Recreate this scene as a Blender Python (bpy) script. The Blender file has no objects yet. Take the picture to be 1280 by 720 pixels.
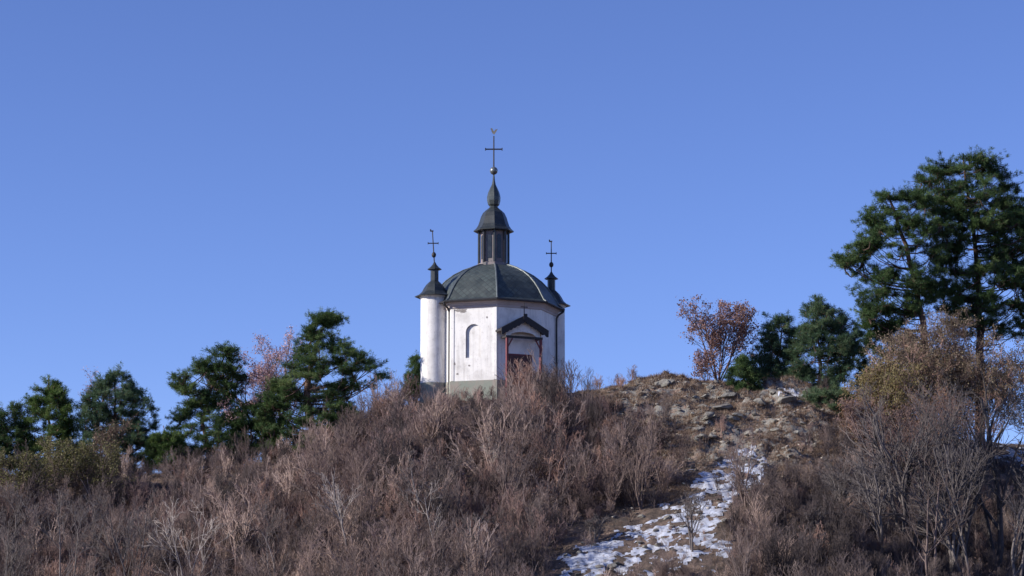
import bpy, bmesh, math, random
import numpy as np
from mathutils import Vector, Matrix

# ------------------------------------------------------------------ camera, world, sun
scene = bpy.context.scene
COL = scene.collection
PITCH = math.radians(9.3); F = 2887.0; CZ = 1.6
cam_d = bpy.data.cameras.new('camera'); cam = bpy.data.objects.new('camera', cam_d); COL.objects.link(cam)
cam.location = (0, 0, CZ); cam.rotation_euler = (math.radians(90) + PITCH, 0, 0)
cam_d.sensor_width = 36; cam_d.lens = 18 / (640 / F); cam_d.clip_start = .5; cam_d.clip_end = 6000
scene.camera = cam

SUN_AZ = -75.0      # degrees from the direction towards the camera, negative = left
SUN_EL = 25.0
sdir = Vector((math.sin(math.radians(SUN_AZ)) * math.cos(math.radians(SUN_EL)),
               -math.cos(math.radians(SUN_AZ)) * math.cos(math.radians(SUN_EL)),
               math.sin(math.radians(SUN_EL))))
world = bpy.data.worlds.new('World'); scene.world = world; world.use_nodes = True
wn = world.node_tree; bg = wn.nodes['Background']
sky = wn.nodes.new('ShaderNodeTexSky'); sky.sky_type = 'NISHITA'; sky.sun_disc = False
sky.sun_elevation = math.radians(SUN_EL); sky.sun_rotation = math.atan2(sdir.x, sdir.y)
sky.altitude = 2500; sky.air_density = 1.0; sky.dust_density = 0.0; sky.ozone_density = 5.0
mul = wn.nodes.new('ShaderNodeMix'); mul.data_type = 'RGBA'; mul.blend_type = 'MULTIPLY'; mul.inputs[0].default_value = 1
mul.inputs[7].default_value = (1.06, 0.95, 1.22, 1)
wn.links.new(sky.outputs[0], mul.inputs[6]); wn.links.new(mul.outputs[2], bg.inputs[0])
bg.inputs[1].default_value = 0.112
sl = bpy.data.lights.new('sun', 'SUN'); sl.energy = 5.0; sl.angle = math.radians(.5); sl.color = (1, .945, .87)
so = bpy.data.objects.new('sun', sl); COL.objects.link(so)
so.rotation_euler = sdir.to_track_quat('Z', 'Y').to_euler(); so.location = (-60, 80, 80)
vs = scene.view_settings; vs.view_transform = 'Standard'; vs.look = 'None'; vs.exposure = 0.30; vs.gamma = 1
vs.use_curve_mapping = False
scene.render.engine = 'CYCLES'

random.seed(7); RNG = np.random.default_rng(7)

# ------------------------------------------------------------------ helpers
cp, sp_ = math.cos(PITCH), math.sin(PITCH)
def at(px, py, Y):
    u = (px - 640) / F; v = (360 - py) / F
    dy = cp - v * sp_; t = Y / dy
    return Vector((u * t, Y, CZ + (sp_ + v * cp) * t))
def proj(x, y, z):
    z = z - CZ; yc = y * cp + z * sp_; zc = -y * sp_ + z * cp
    return 640 + F * x / yc, 360 - F * zc / yc

def tag(o, label=None, cat=None, group=None, kind=None):
    if label: o['label'] = label
    if cat: o['category'] = cat
    if group: o['group'] = group
    if kind: o['kind'] = kind
    return o
def empty(name, loc, label, cat, group=None, rz=0):
    o = bpy.data.objects.new(name, None); COL.objects.link(o); o.location = loc; o.rotation_euler = (0, 0, rz)
    o.empty_display_size = .3
    return tag(o, label, cat, group)
def link_mesh(name, me, mat, parent=None):
    o = bpy.data.objects.new(name, me); COL.objects.link(o)
    if mat:
        me.materials.clear(); me.materials.append(mat)
    if parent: o.parent = parent
    return o
def mesh_np(name, V, Fq, attr=None, smooth=False):
    """V (n,3), Fq (m,k) all of the same size k"""
    V = np.asarray(V, dtype=np.float32); Fq = np.asarray(Fq, dtype=np.int32)
    me = bpy.data.meshes.new(name)
    m, k = Fq.shape
    me.vertices.add(len(V)); me.vertices.foreach_set('co', V.ravel())
    me.loops.add(m * k); me.loops.foreach_set('vertex_index', Fq.ravel())
    me.polygons.add(m); me.polygons.foreach_set('loop_start', np.arange(0, m * k, k, dtype=np.int32))
    try: me.polygons.foreach_set('loop_total', np.full(m, k, dtype=np.int32))
    except Exception: pass
    if attr is not None:
        for an, av in attr.items():
            a = me.attributes.new(an, 'FLOAT', 'POINT'); a.data.foreach_set('value', np.asarray(av, dtype=np.float32))
    me.update(calc_edges=True)
    if smooth: me.polygons.foreach_set('use_smooth', np.ones(m, dtype=bool))
    return me

class MB:
    """simple mesh collector"""
    def __init__(s): s.v = []; s.f = []
    def box(s, c, size, M=None):
        b = len(s.v); hx, hy, hz = [q / 2 for q in size]
        for dx in (-1, 1):
            for dy in (-1, 1):
                for dz in (-1, 1):
                    p = Vector((c[0] + dx * hx, c[1] + dy * hy, c[2] + dz * hz))
                    s.v.append(M @ p if M else p)
        for q in ((0, 1, 3, 2), (4, 6, 7, 5), (0, 4, 5, 1), (2, 3, 7, 6), (0, 2, 6, 4), (1, 5, 7, 3)):
            s.f.append([b + i for i in q])
        return s
    def poly(s, pts):
        b = len(s.v); s.v += [Vector(p) for p in pts]; s.f.append(list(range(b, b + len(pts)))); return s
    def prism(s, pts, off):
        """closed outline pts extruded by vector off"""
        n = len(pts); b = len(s.v); off = Vector(off)
        s.v += [Vector(p) for p in pts] + [Vector(p) + off for p in pts]
        s.f.append(list(range(b + n - 1, b - 1, -1))); s.f.append(list(range(b + n, b + 2 * n)))
        for i in range(n): j = (i + 1) % n; s.f.append([b + i, b + j, b + n + j, b + n + i])
        return s
    def lathe(s, prof, n, cx=0, cy=0, phase=0, cap0=True, cap1=True, shear=(0, 0), z0=0):
        b = len(s.v)
        for r, z in prof:
            for i in range(n):
                a = math.radians(phase) + 2 * math.pi * i / n
                s.v.append(Vector((cx + math.sin(a) * r + shear[0] * (z - z0), cy - math.cos(a) * r + shear[1] * (z - z0), z)))
        for k in range(len(prof) - 1):
            for i in range(n):
                j = (i + 1) % n
                s.f.append([b + k * n + i, b + k * n + j, b + (k + 1) * n + j, b + (k + 1) * n + i])
        if cap0: s.f.append([b + i for i in range(n)][::-1])
        if cap1: s.f.append([b + (len(prof) - 1) * n + i for i in range(n)])
        return s
    def tube(s, pts, rad, n=8):
        pts = [Vector(p) for p in pts]
        if not hasattr(rad, '__len__'): rad = [rad] * len(pts)
        b = len(s.v); ref = None
        for i, p in enumerate(pts):
            d = (pts[min(i + 1, len(pts) - 1)] - pts[max(i - 1, 0)]).normalized()
            if ref is None: ref = d.orthogonal().normalized()
            x = (ref - d * ref.dot(d)).normalized(); ref = x; y = d.cross(x)
            for k in range(n):
                a = 2 * math.pi * k / n
                s.v.append(p + (x * math.cos(a) + y * math.sin(a)) * rad[i])
        for i in range(len(pts) - 1):
            for k in range(n):
                j = (k + 1) % n
                s.f.append([b + i * n + k, b + i * n + j, b + (i + 1) * n + j, b + (i + 1) * n + k])
        s.f.append([b + k for k in range(n)][::-1]); s.f.append([b + (len(pts) - 1) * n + k for k in range(n)])
        return s
    def build(s, name, mat, parent=None, smooth=False, bevel=0, sharp=None):
        me = bpy.data.meshes.new(name); me.from_pydata([tuple(v) for v in s.v], [], s.f)
        bm = bmesh.new(); bm.from_mesh(me); bmesh.ops.recalc_face_normals(bm, faces=bm.faces)
        if bevel:
            bmesh.ops.bevel(bm, geom=[e for e in bm.edges if len(e.link_faces) == 2 and e.calc_face_angle(0) > .5], offset=bevel, segments=1, affect='EDGES')
        if smooth:
            for f_ in bm.faces: f_.smooth = True
            if sharp:
                for e in bm.edges:
                    if len(e.link_faces) == 2 and e.calc_face_angle(0) > sharp: e.smooth = False
        bm.to_mesh(me); bm.free(); me.update()
        return link_mesh(name, me, mat, parent)

# ---- numpy noise
_T = np.random.default_rng(3).random((256, 256))
def vnoise(x, y):
    xi = np.floor(x).astype(int); yi = np.floor(y).astype(int); fx = x - xi; fy = y - yi
    fx = fx * fx * (3 - 2 * fx); fy = fy * fy * (3 - 2 * fy)
    a = _T[xi & 255, yi & 255]; b = _T[(xi + 1) & 255, yi & 255]; c = _T[xi & 255, (yi + 1) & 255]; d = _T[(xi + 1) & 255, (yi + 1) & 255]
    return (a * (1 - fx) + b * fx) * (1 - fy) + (c * (1 - fx) + d * fx) * fy
def fbm(x, y, o=4, g=.5):
    s = 0; a = 1; n = 0
    for i in range(o):
        s = s + a * (vnoise(x * 2 ** i + 17.3 * i, y * 2 ** i + 9.1 * i) - .5); n += a; a *= g
    return s / n * 2
def sstep(a, b, x):
    t = np.clip((x - a) / (b - a), 0, 1); return t * t * (3 - 2 * t)

# ------------------------------------------------------------------ materials
def newmat(name, rough=.8, base=(.5, .5, .5), metal=0.0):
    m = bpy.data.materials.new(name); m.use_nodes = True
    p = m.node_tree.nodes['Principled BSDF']; p.inputs['Roughness'].default_value = rough
    p.inputs['Base Color'].default_value = (*base, 1); p.inputs['Metallic'].default_value = metal
    return m, m.node_tree, p
class N:
    def __init__(s, nt): s.nt = nt
    def node(s, t, **k):
        n = s.nt.nodes.new(t)
        for a, b in k.items(): setattr(n, a, b)
        return n
    def link(s, a, b): s.nt.links.new(a, b)
    def noise(s, scale, detail=4, vec=None, rough=.55, dist=0):
        n = s.node('ShaderNodeTexNoise'); n.inputs['Scale'].default_value = scale; n.inputs['Detail'].default_value = detail
        n.inputs['Roughness'].default_value = rough; n.inputs['Distortion'].default_value = dist
        if vec: s.link(vec, n.inputs['Vector'])
        return n.outputs['Fac']
    def ramp(s, fac, stops, interp='LINEAR'):
        r = s.node('ShaderNodeValToRGB'); r.color_ramp.interpolation = interp; s.link(fac, r.inputs[0])
        e = r.color_ramp.elements
        while len(e) < len(stops): e.new(.5)
        for q, (p, c) in zip(e, stops): q.position = p; q.color = (*c, 1) if hasattr(c, '__len__') else (c, c, c, 1)
        return r.outputs[0]
    def mix(s, fac, a, b, blend='MIX'):
        n = s.node('ShaderNodeMix', data_type='RGBA', blend_type=blend)
        for sock, v in ((n.inputs[0], fac), (n.inputs[6], a), (n.inputs[7], b)):
            if isinstance(v, (int, float)): sock.default_value = v
            elif isinstance(v, tuple): sock.default_value = (*v, 1)
            else: s.link(v, sock)
        return n.outputs[2]
    def math(s, op, a, b=0.0, c=0.0):
        n = s.node('ShaderNodeMath', operation=op)
        for i, v in enumerate((a, b, c)):
            if isinstance(v, (int, float)): n.inputs[i].default_value = v
            else: s.link(v, n.inputs[i])
        return n.outputs[0]
    def bump(s, h, strength, dist, p):
        b = s.node('ShaderNodeBump'); b.inputs['Strength'].default_value = strength; b.inputs['Distance'].default_value = dist
        s.link(h, b.inputs['Height']); s.link(b.outputs[0], p.inputs['Normal'])
    def attr(s, name):
        a = s.node('ShaderNodeAttribute', attribute_name=name); return a.outputs['Fac']
    def pos(s): return s.node('ShaderNodeNewGeometry').outputs['Position']

def plaster(name, base, stain, amt=.5):
    m, nt, p = newmat(name, .9); n = N(nt); P = n.pos()
    a = n.noise(.9, 6, P, .65); b = n.noise(5, 5, P, .7); c = n.noise(22, 3, P)
    mp = n.node('ShaderNodeMapping'); mp.inputs['Scale'].default_value = (3.5, 3.5, .35); n.link(P, mp.inputs[0])
    st = n.noise(1.0, 5, mp.outputs[0], .6)
    f1 = n.ramp(a, [(.48, 0), (.72, amt)]); f2 = n.ramp(b, [(.58, 0), (.7, amt * .8)]); f3 = n.ramp(st, [(.5, 0), (.7, amt * .8)])
    col = n.mix(f1, base, stain); col = n.mix(f2, col, tuple(q * .85 for q in stain)); col = n.mix(f3, col, stain)
    n.link(col, p.inputs['Base Color'])
    n.bump(n.math('ADD', b, c), .35, .03, p); return m
M_wall = plaster('white_plaster', (.85, .82, .775), (.46, .43, .4), .62)
M_plinth = plaster('green_plinth_paint', (.24, .26, .215), (.33, .27, .235), 1.0)
M_cornice = plaster('cornice_plaster', (.50, .43, .41), (.36, .31, .29), .5)
M_patch = plaster('bare_render', (.30, .27, .25), (.2, .18, .17), .6)
M_reveal = plaster('reveal_shade', (.36, .34, .33), (.25, .23, .22), .6)  # wall plaster darkened so the niche edges carry painted shade
M_stone = plaster('pale_stone', (.5, .48, .46), (.3, .28, .27), .6)

def roofmat():
    m, nt, p = newmat('roof_shingle', .5); n = N(nt)
    uv = n.node('ShaderNodeUVMap'); mp = n.node('ShaderNodeMapping'); mp.inputs['Rotation'].default_value = (0, 0, math.radians(45)); n.link(uv.outputs[0], mp.inputs[0])
    br = n.node('ShaderNodeTexBrick'); n.link(mp.outputs[0], br.inputs['Vector']); br.offset = 0
    br.inputs['Scale'].default_value = 1; br.inputs['Brick Width'].default_value = .30; br.inputs['Row Height'].default_value = .30
    br.inputs['Mortar Size'].default_value = .022; br.inputs['Mortar Smooth'].default_value = .4
    br.inputs['Color1'].default_value = (.03, .04, .042, 1); br.inputs['Color2'].default_value = (.066, .084, .08, 1); br.inputs['Mortar'].default_value = (.02, .026, .027, 1)
    P = n.pos(); a = n.noise(1.2, 5, P, .6)
    col = n.mix(n.ramp(a, [(.4, 0), (.7, .6)]), br.outputs[0], (.08, .092, .085))
    n.link(col, p.inputs['Base Color']); n.bump(n.math('SUBTRACT', 1.0, br.outputs['Fac']), .6, .03, p)
    p.inputs['Specular IOR Level'].default_value = .45
    return m
M_roof = roofmat()
def metalish(name, c1, c2, rough, metal=0, sc=3):
    m, nt, p = newmat(name, rough, metal=metal); n = N(nt); P = n.pos()
    a = n.noise(sc, 5, P, .65)
    n.link(n.mix(n.ramp(a, [(.35, 0), (.65, 1)]), c1, c2), p.inputs['Base Color']); n.bump(n.noise(sc * 6, 3, P), .15, .02, p); return m
M_turroof = metalish('roof_sheet', (.02, .025, .027), (.04, .046, .046), .42)
M_rib = metalish('rib_sheet', (.2, .22, .22), (.1, .115, .11), .4, .3)
M_dark = metalish('dark_metal', (.018, .018, .022), (.035, .032, .034), .5)
M_ball = metalish('ball_metal', (.22, .24, .24), (.14, .15, .15), .3, .5)
M_iron = metalish('iron', (.02, .018, .02), (.045, .035, .03), .6)
M_copper = metalish('onion_sheet', (.08, .095, .09), (.045, .052, .052), .4, .2)
M_red = metalish('red_paint_wood', (.24, .05, .055), (.12, .04, .045), .7, sc=8)
M_door = metalish('door_wood', (.12, .055, .05), (.065, .035, .033), .75, sc=6)
M_panel = metalish('lantern_boards', (.26, .2, .2), (.16, .16, .15), .8, sc=5)
M_darkin = metalish('dark_glass', (.012, .014, .016), (.03, .035, .04), .25)
M_gild = metalish('weathered_gilt', (.38, .33, .24), (.2, .18, .15), .4, .4)
M_roofboard = metalish('porch_roof_boards', (.018, .016, .018), (.035, .03, .03), .7, sc=8)

def barkmat(name, c1, c2, sc=4.0, big=None):
    m, nt, p = newmat(name, .85); n = N(nt); P = n.pos()
    a = n.noise(sc, 4, P, .6)
    col = n.mix(n.ramp(a, [(.35, 0), (.65, 1)]), c1, c2)
    if big:
        b = n.noise(.13, 3, P, .5)
        col = n.mix(n.ramp(b, [(.42, 0), (.6, 1)]), col, n.mix(n.ramp(a, [(.35, 0), (.65, 1)]), *big))
    oi = n.node('ShaderNodeObjectInfo')
    col = n.mix(1.0, col, n.ramp(oi.outputs['Random'], [(0, (.4, .36, .36)), (.35, (.8, .75, .74)), (.7, (1.2, 1.12, 1.08)), (.9, (1.6, 1.5, 1.4)), (1, (2.1, 2.0, 1.85))]), 'MULTIPLY')
    n.link(col, p.inputs['Base Color']); return m
M_bark = barkmat('pine_bark', (.075, .05, .04), (.15, .085, .06))
M_twigA = barkmat('russet_twig_bark', (.31, .2, .165), (.19, .13, .115), 1.2, ((.235, .172, .165), (.15, .115, .114)))
M_twigB = barkmat('grey_twig_bark', (.3, .24, .22), (.16, .125, .118), 1.2, ((.2, .145, .13), (.31, .24, .205)))
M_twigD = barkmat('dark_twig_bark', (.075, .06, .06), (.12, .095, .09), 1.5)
M_darkbark = metalish('dark_wet_bark', (.1, .083, .08), (.175, .148, .138), .85, sc=1.5)
M_blackbark = metalish('blackish_bark', (.04, .034, .035), (.09, .075, .072), .85, sc=1.5)
M_birch = barkmat('pale_sapling_bark', (.36, .33, .31), (.2, .18, .17), 2.5)

def leafmat(name, dark, mid, light, rough=.6, trans=.15):
    m, nt, p = newmat(name, rough); n = N(nt)
    col = n.ramp(n.attr('tone'), [(0, dark), (.5, mid), (1, light)])
    n.link(col, p.inputs['Base Color'])
    tr = n.node('ShaderNodeBsdfTranslucent'); n.link(col, tr.inputs[0])
    mx = n.node('ShaderNodeMixShader'); mx.inputs[0].default_value = trans
    n.link(p.outputs[0], mx.inputs[1]); n.link(tr.outputs[0], mx.inputs[2]); n.link(mx.outputs[0], nt.nodes['Material Output'].inputs[0])
    p.inputs['Specular IOR Level'].default_value = .3
    return m
M_needle = leafmat('pine_needles', (.03, .058, .022), (.08, .14, .045), (.16, .215, .075), trans=.35)
M_needleB = leafmat('bluish_needles', (.035, .07, .04), (.085, .145, .075), (.155, .21, .1), trans=.35)
M_needleY = leafmat('bright_needles', (.045, .085, .022), (.1, .165, .04), (.18, .23, .07), trans=.35)
M_leafP = leafmat('pinkish_dry_leaves', (.36, .2, .2), (.52, .33, .33), (.62, .43, .42), trans=.3)
M_leafR = leafmat('rust_dry_leaves', (.17, .09, .075), (.28, .16, .135), (.4, .25, .21), trans=.3)
M_leafY = leafmat('yellowing_leaves', (.16, .12, .05), (.26, .21, .09), (.36, .31, .15), trans=.3)
M_leafO = leafmat('ochre_dry_leaves', (.12, .085, .06), (.2, .15, .1), (.32, .26, .165), trans=.25)
M_leafB = leafmat('brown_dry_leaves', (.12, .06, .035), (.2, .11, .065), (.28, .17, .1), trans=.25)
M_leafG = leafmat('olive_leaves', (.08, .08, .03), (.16, .15, .055), (.26, .23, .1), trans=.25)
M_grass = leafmat('dry_grass_blades', (.11, .07, .05), (.25, .17, .12), (.42, .32, .23), trans=.2)

# ------------------------------------------------------------------ terrain
RP = [(-900, 660), (-300, 615), (0, 598), (150, 592), (300, 580), (400, 563), (455, 535), (500, 507), (540, 499), (600, 497), (690, 492), (720, 488),
      (780, 477), (830, 471), (870, 473), (930, 481), (1000, 488), (1045, 502), (1100, 532), (1200, 548), (1290, 552), (1500, 575), (2100, 660)]
YR = 144.0
_rx = np.array([at(p, q, YR).x for p, q in RP]); _rz = np.array([at(p, q, YR).z for p, q in RP])
def sp(v, k): return np.logaddexp(0, v * k) / k
def seg_mask(px, py, pts, w):
    """distance based mask round a polyline in photo space"""
    d = np.full(np.shape(px), 1e9)
    for (x0, y0), (x1, y1) in zip(pts[:-1], pts[1:]):
        dx, dy = x1 - x0, y1 - y0; t = np.clip(((px - x0) * dx + (py - y0) * dy) / (dx * dx + dy * dy), 0, 1)
        d = np.minimum(d, np.hypot(px - x0 - t * dx, py - y0 - t * dy))
    return 1 - sstep(w * .5, w * 1.2, d)
def H0(x, y):
    zr = np.interp(x, _rx, _rz)
    for o in (-1.2, -.6, .6, 1.2): zr = zr + np.interp(x + o, _rx, _rz)
    zr = zr / 5
    d = (YR + 1.2 * np.sin(x * .21) * sstep(3, 9, np.abs(x + 1.2))) - y
    z = zr - .46 * sp(d, 1.6) - .16 * sp(-d - 16, .5)
    return sp(z, .8) 
ROCKPTS = [(800, 500), (880, 515), (960, 500), (1010, 510), (980, 550), (900, 545)]
def rock_mask(x, y, z): px, py = proj(x, y, z); return seg_mask(px, py, ROCKPTS, 42) * sstep(-1, 2, YR + 3 - y)
def bare_mask(x, y, z):
    px, py = proj(x, y, z)
    a = seg_mask(px, py, [(790, 490), (880, 520), (990, 515)], 48)
    b = seg_mask(px, py, [(860, 560), (960, 560)], 34) 
    return np.maximum(a, b * .8)
SNOWP = [(935, 585), (890, 610), (880, 650), (820, 670), (760, 700), (700, 730)]
def snow_region(x, y, z):
    px, py = proj(x, y, z)
    a = seg_mask(px, py, SNOWP, 34)
    b = seg_mask(px, py, [(955, 488), (1000, 493)], 7)
    c = seg_mask(px, py, [(1185, 556), (1300, 574)], 15)
    d = seg_mask(px, py, [(712, 489), (746, 483)], 5) * 1.2
    e = seg_mask(px, py, [(760, 715), (900, 690)], 22) * .68
    return np.maximum.reduce([a, b, c, d, e])
def H(x, y):
    x = np.asarray(x, float); y = np.asarray(y, float)
    z = H0(x, y); near = sstep(60, 90, y) * (1 - sstep(170, 200, y)) * (1 - sstep(70, 100, np.abs(x)))
    flat = 1 - sstep(5.5, 7.5, np.hypot(x + 1.2, y - 150))
    rk = rock_mask(x, y, z)
    slope = sstep(-3, 2, YR - y)
    n = .28 * fbm(x * .16, y * .16, 3) * slope + .16 * fbm(x * .9, y * .9, 4, .6) + .12 * fbm(x * 2.6, y * 2.6, 2, .6) * slope
    r = rk * (1.3 * np.abs(fbm(x * .55 + 5, y * .55, 4, .55)) + .35 * np.floor(fbm(x * .8, y * .8 + 3, 3) * 3) / 3)
    return z + near * (1 - flat) * (n + r)
def Hs(x, y): return float(H(np.array([x]), np.array([y]))[0])

fx = np.arange(-42, 42.01, .2); fy = np.arange(98, 160.01, .2)
def outer(lo, hi, arr, step0):
    a = [arr[0]]; s = step0
    while a[-1] > lo: a.append(a[-1] - s); s *= 1.25
    b = [arr[-1]]; s = step0
    while b[-1] < hi: b.append(b[-1] + s); s *= 1.25
    return np.concatenate([a[:0:-1], arr, b[1:]])
gx = outer(-2500, 2500, fx, .4); gy = outer(-1500, 3000, fy, .4)
GX, GY = np.meshgrid(gx, gy); GZ = H(GX, GY)
def grid_faces(ny, nx, keep=None):
    i = np.arange(ny * nx).reshape(ny, nx)
    f = np.stack([i[:-1, :-1], i[:-1, 1:], i[1:, 1:], i[1:, :-1]], -1).reshape(-1, 4)
    return f if keep is None else f[keep.ravel()]
me = mesh_np('ground', np.stack([GX, GY, GZ], -1).reshape(-1, 3), grid_faces(*GX.shape),
             {'rock': rock_mask(GX, GY, GZ).ravel(), 'bare': bare_mask(GX, GY, GZ).ravel()}, True)
def groundmat():
    m, nt, p = newmat('hill_ground', .95); n = N(nt); P = n.pos()
    a = n.noise(.45, 6, P, .65); b = n.noise(2.6, 6, P, .7); c = n.noise(9, 5, P, .7)
    litter = n.mix(n.ramp(b, [(.38, 0), (.62, 1)]), (.05, .038, .03), (.115, .08, .06))
    turf = n.ramp(c, [(.33, (.075, .05, .04)), (.45, (.2, .13, .095)), (.56, (.31, .215, .16)), (.68, (.42, .32, .25))])
    col = n.mix(n.ramp(a, [(.45, 0), (.62, .75)]), litter, turf)
    col = n.mix(n.attr('bare'), col, n.mix(n.ramp(b, [(.46, 0), (.6, 1)]), turf, (.085, .06, .04)))
    vo = n.node('ShaderNodeTexVoronoi', feature='DISTANCE_TO_EDGE'); vo.inputs['Scale'].default_value = 1.1; n.link(P, vo.inputs[0])
    rockc = n.ramp(b, [(.3, (.08, .07, .06)), (.5, (.2, .185, .16)), (.68, (.36, .34, .3))])
    rf = n.math('MULTIPLY', n.attr('rock'), n.ramp(b, [(.42, 0), (.5, 1)]))
    col = n.mix(rf, col, rockc)
    n.link(col, p.inputs['Base Color']); n.bump(n.math('ADD', b, n.math('MULTIPLY', c, .5)), .9, .12, p); return m
g = link_mesh('ground', me, groundmat()); g['kind'] = 'structure'

# snow: a sheet that stands above the ground only where snow has stayed
sx = np.arange(-3, 40, .11); sy = np.arange(112, 147.5, .11)
SX, SY = np.meshgrid(sx, sy); SZ = H(SX, SY)
reg = snow_region(SX, SY, SZ)
th = reg * .66 + .85 * fbm(SX * .9 + 40, SY * .9, 4, .65) + .85 * fbm(SX * 1.8, SY * 2.8, 4, .65) - .61 + .5 * seg_mask(*proj(SX, SY, SZ), [(712, 489), (746, 483)], 4)
keep = (th > -.15) & (reg > .03)
kf = keep[:-1, :-1] & keep[1:, :-1] & keep[:-1, 1:] & keep[1:, 1:]
ff = grid_faces(*SX.shape, keep=kf)
VV = np.stack([SX, SY, H0(SX, SY) * 0 + SZ + np.clip(th * .22, -.1, .05) + .01 + .12 * seg_mask(*proj(SX, SY, SZ), [(712, 489), (746, 483)], 5)], -1).reshape(-1, 3)
used = np.unique(ff); remap = -np.ones(len(VV), int); remap[used] = np.arange(len(used))
m_, nt_, p_ = newmat('old_snow', .7, (.78, .8, .84)); n_ = N(nt_)
n_.link(n_.ramp(n_.noise(2.2, 6, n_.pos(), .7), [(.36, (.2, .18, .17)), (.46, (.4, .41, .46)), (.62, (.54, .57, .66))]), p_.inputs['Base Color'])
n_.bump(n_.noise(8, 5, n_.pos()), .6, .05, p_)
sn = link_mesh('snow', mesh_np('snow', VV[used], remap[ff], smooth=True), m_); sn['kind'] = 'structure'

# ------------------------------------------------------------------ chapel
CY = 150.0; CXc = at(617, 400, CY).x; PH = 3.4
def Zp(py, Y=CY): return at(617, py, Y).z
ZB = Hs(CXc, 145.9) - .15; ZE = Zp(373.5, 145.6)
chapel = empty('chapel', (CXc, CY, ZB), 'white octagonal chapel with dark domed roof and lantern on the hilltop', 'chapel')
def L(z): return z - ZB                       # local height
def oct_pt(k, r, z): a = math.radians(PH + 45 * k); return Vector((math.sin(a) * r, -math.cos(a) * r, z))
RW = 4.12; HE = L(ZE); HP = 1.2 + .3
APO = RW * math.cos(math.radians(22.5))
def face_frame(k):
    """k: face between corner k and k+1 -> (centre at z0, outward n, tangent t to the right seen from outside)"""
    a = math.radians(PH + 22.5 + 45 * k); n = Vector((math.sin(a), -math.cos(a), 0)); t = Vector((math.cos(a), math.sin(a), 0))
    return n, t
def FP(k, t_, n_, z): n, t = face_frame(k); return t * t_ + n * (APO + n_) + Vector((0, 0, z))
half = RW * math.sin(math.radians(22.5))
# walls; face -1 has the niche, face 0 the portal
w = MB(); WT = HE - .42
ntx = .0; nw = .52; nz0 = HE - 2.0 - 1.75; nzs = HE - 1.55 - .52     # niche
nz0 = L(Zp(447, 146.4)); ztop = L(Zp(405, 146.4)); nzs = ztop - nw
arch = [( -nw, nz0)] + [(-nw * math.cos(a), nzs + nw * math.sin(a)) for a in np.linspace(0, math.pi, 15)] + [(nw, nz0)]
ntx = -.02
for k in range(8):
    if k == 7:
        pz = -.3
        Q = lambda t_, z: FP(-1, t_, 0, z)
        w.poly([Q(-half, pz), Q(half, pz), Q(half, nz0), Q(ntx + nw, nz0), Q(ntx - nw, nz0), Q(-half, nz0)])
        w.poly([Q(-half, nz0), Q(ntx - nw, nz0), Q(ntx - nw, nzs), Q(-half, nzs)])
        w.poly([Q(ntx + nw, nz0), Q(half, nz0), Q(half, nzs), Q(ntx + nw, nzs)])
        ar = arch[1:-1]
        mid = len(ar) // 2
        w.poly([Q(-half, nzs)] + [Q(ntx + a, b) for a, b in ar[:mid + 1]] + [Q(ntx, WT), Q(-half, WT)])
        w.poly([Q(half, WT), Q(ntx, WT)] + [Q(ntx + a, b) for a, b in ar[mid:]] + [Q(half, nzs)])
    else:
        w.poly([oct_pt(k, RW, -.3), oct_pt(k + 1, RW, -.3), oct_pt(k + 1, RW, WT), oct_pt(k, RW, WT)])
me = bpy.data.meshes.new('wall'); me.from_pydata([tuple(v) for v in w.v], [], w.f); me.update()
wall = link_mesh('wall', me, M_wall, chapel)
DN = .13
r = MB(); back = [FP(-1, ntx + a, -DN, b) for a, b in arch]; frnt = [FP(-1, ntx + a, 0, b) for a, b in arch]
r.poly(back)
for i in range(len(arch)):
    j = (i + 1) % len(arch); r.poly([frnt[i], frnt[j], back[j], back[i]])
me = bpy.data.meshes.new('blind_window'); me.from_pydata([tuple(v) for v in r.v], [], r.f); me.update()
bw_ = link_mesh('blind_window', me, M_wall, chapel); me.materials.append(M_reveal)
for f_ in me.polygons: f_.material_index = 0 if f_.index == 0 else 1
tag(bw_, 'arched blind window niche in the sunlit wall face')
# flaked render
pt = MB()
random.seed(5)
def blob(cx, cz, rx, rz, n=22):
    return [FP(-1, cx + math.cos(a) * rx * random.uniform(.65, 1.15), .004, cz + math.sin(a) * rz * random.uniform(.5, 1.2)) for a in [2 * math.pi * i / n for i in range(n)]]
for (cx, cz, rx, rz) in ((-.95, WT - .14, .5, .09), (-.72, WT - .25, .28, .08), (-1.1, nz0 - 1.0, .09, .07), (-.3, nz0 - .5, .08, .06), (.9, nzs + .9, .07, .09), (-1.3, nz0 - .35, .07, .1)):
    pt = MB(); pt.prism(blob(cx, cz, rx, rz), face_frame(-1)[0] * .004); pt.build('flaked_render', M_patch, wall)
# plinth
pl = MB(); ro = RW + .05
pl.lathe([(ro, -.3), (ro, HP - .03), (ro - .045, HP)], 8, phase=PH, cap0=False, cap1=False)
pl.build('plinth', M_plinth, chapel)
# cornice + eave + gutter
c = MB(); c.lathe([(RW + .005, WT - .05), (RW + .06, WT), (RW + .06, WT + .1), (RW + .1, WT + .14), (RW + .17, WT + .24), (RW + .28, WT + .33), (RW + .3, WT + .38), (RW + .3, HE - .02)], 8, phase=PH, cap0=False, cap1=True)
c.build('cornice', M_cornice, chapel)
e = MB(); e.lathe([(RW + .28, HE - .03), (RW + .44, HE - .03), (RW + .46, HE + .07), (RW + .30, HE + .09)], 8, phase=PH, cap1=False)
e.build('eave_board', M_dark, chapel)
gt = MB()
ring = [oct_pt(k, RW + .53, HE - .01) for k in range(9)]
for k in range(8): gt.tube([ring[k], ring[k + 1]], .06, 6)
gt.build('gutter', M_dark, chapel)
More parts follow.
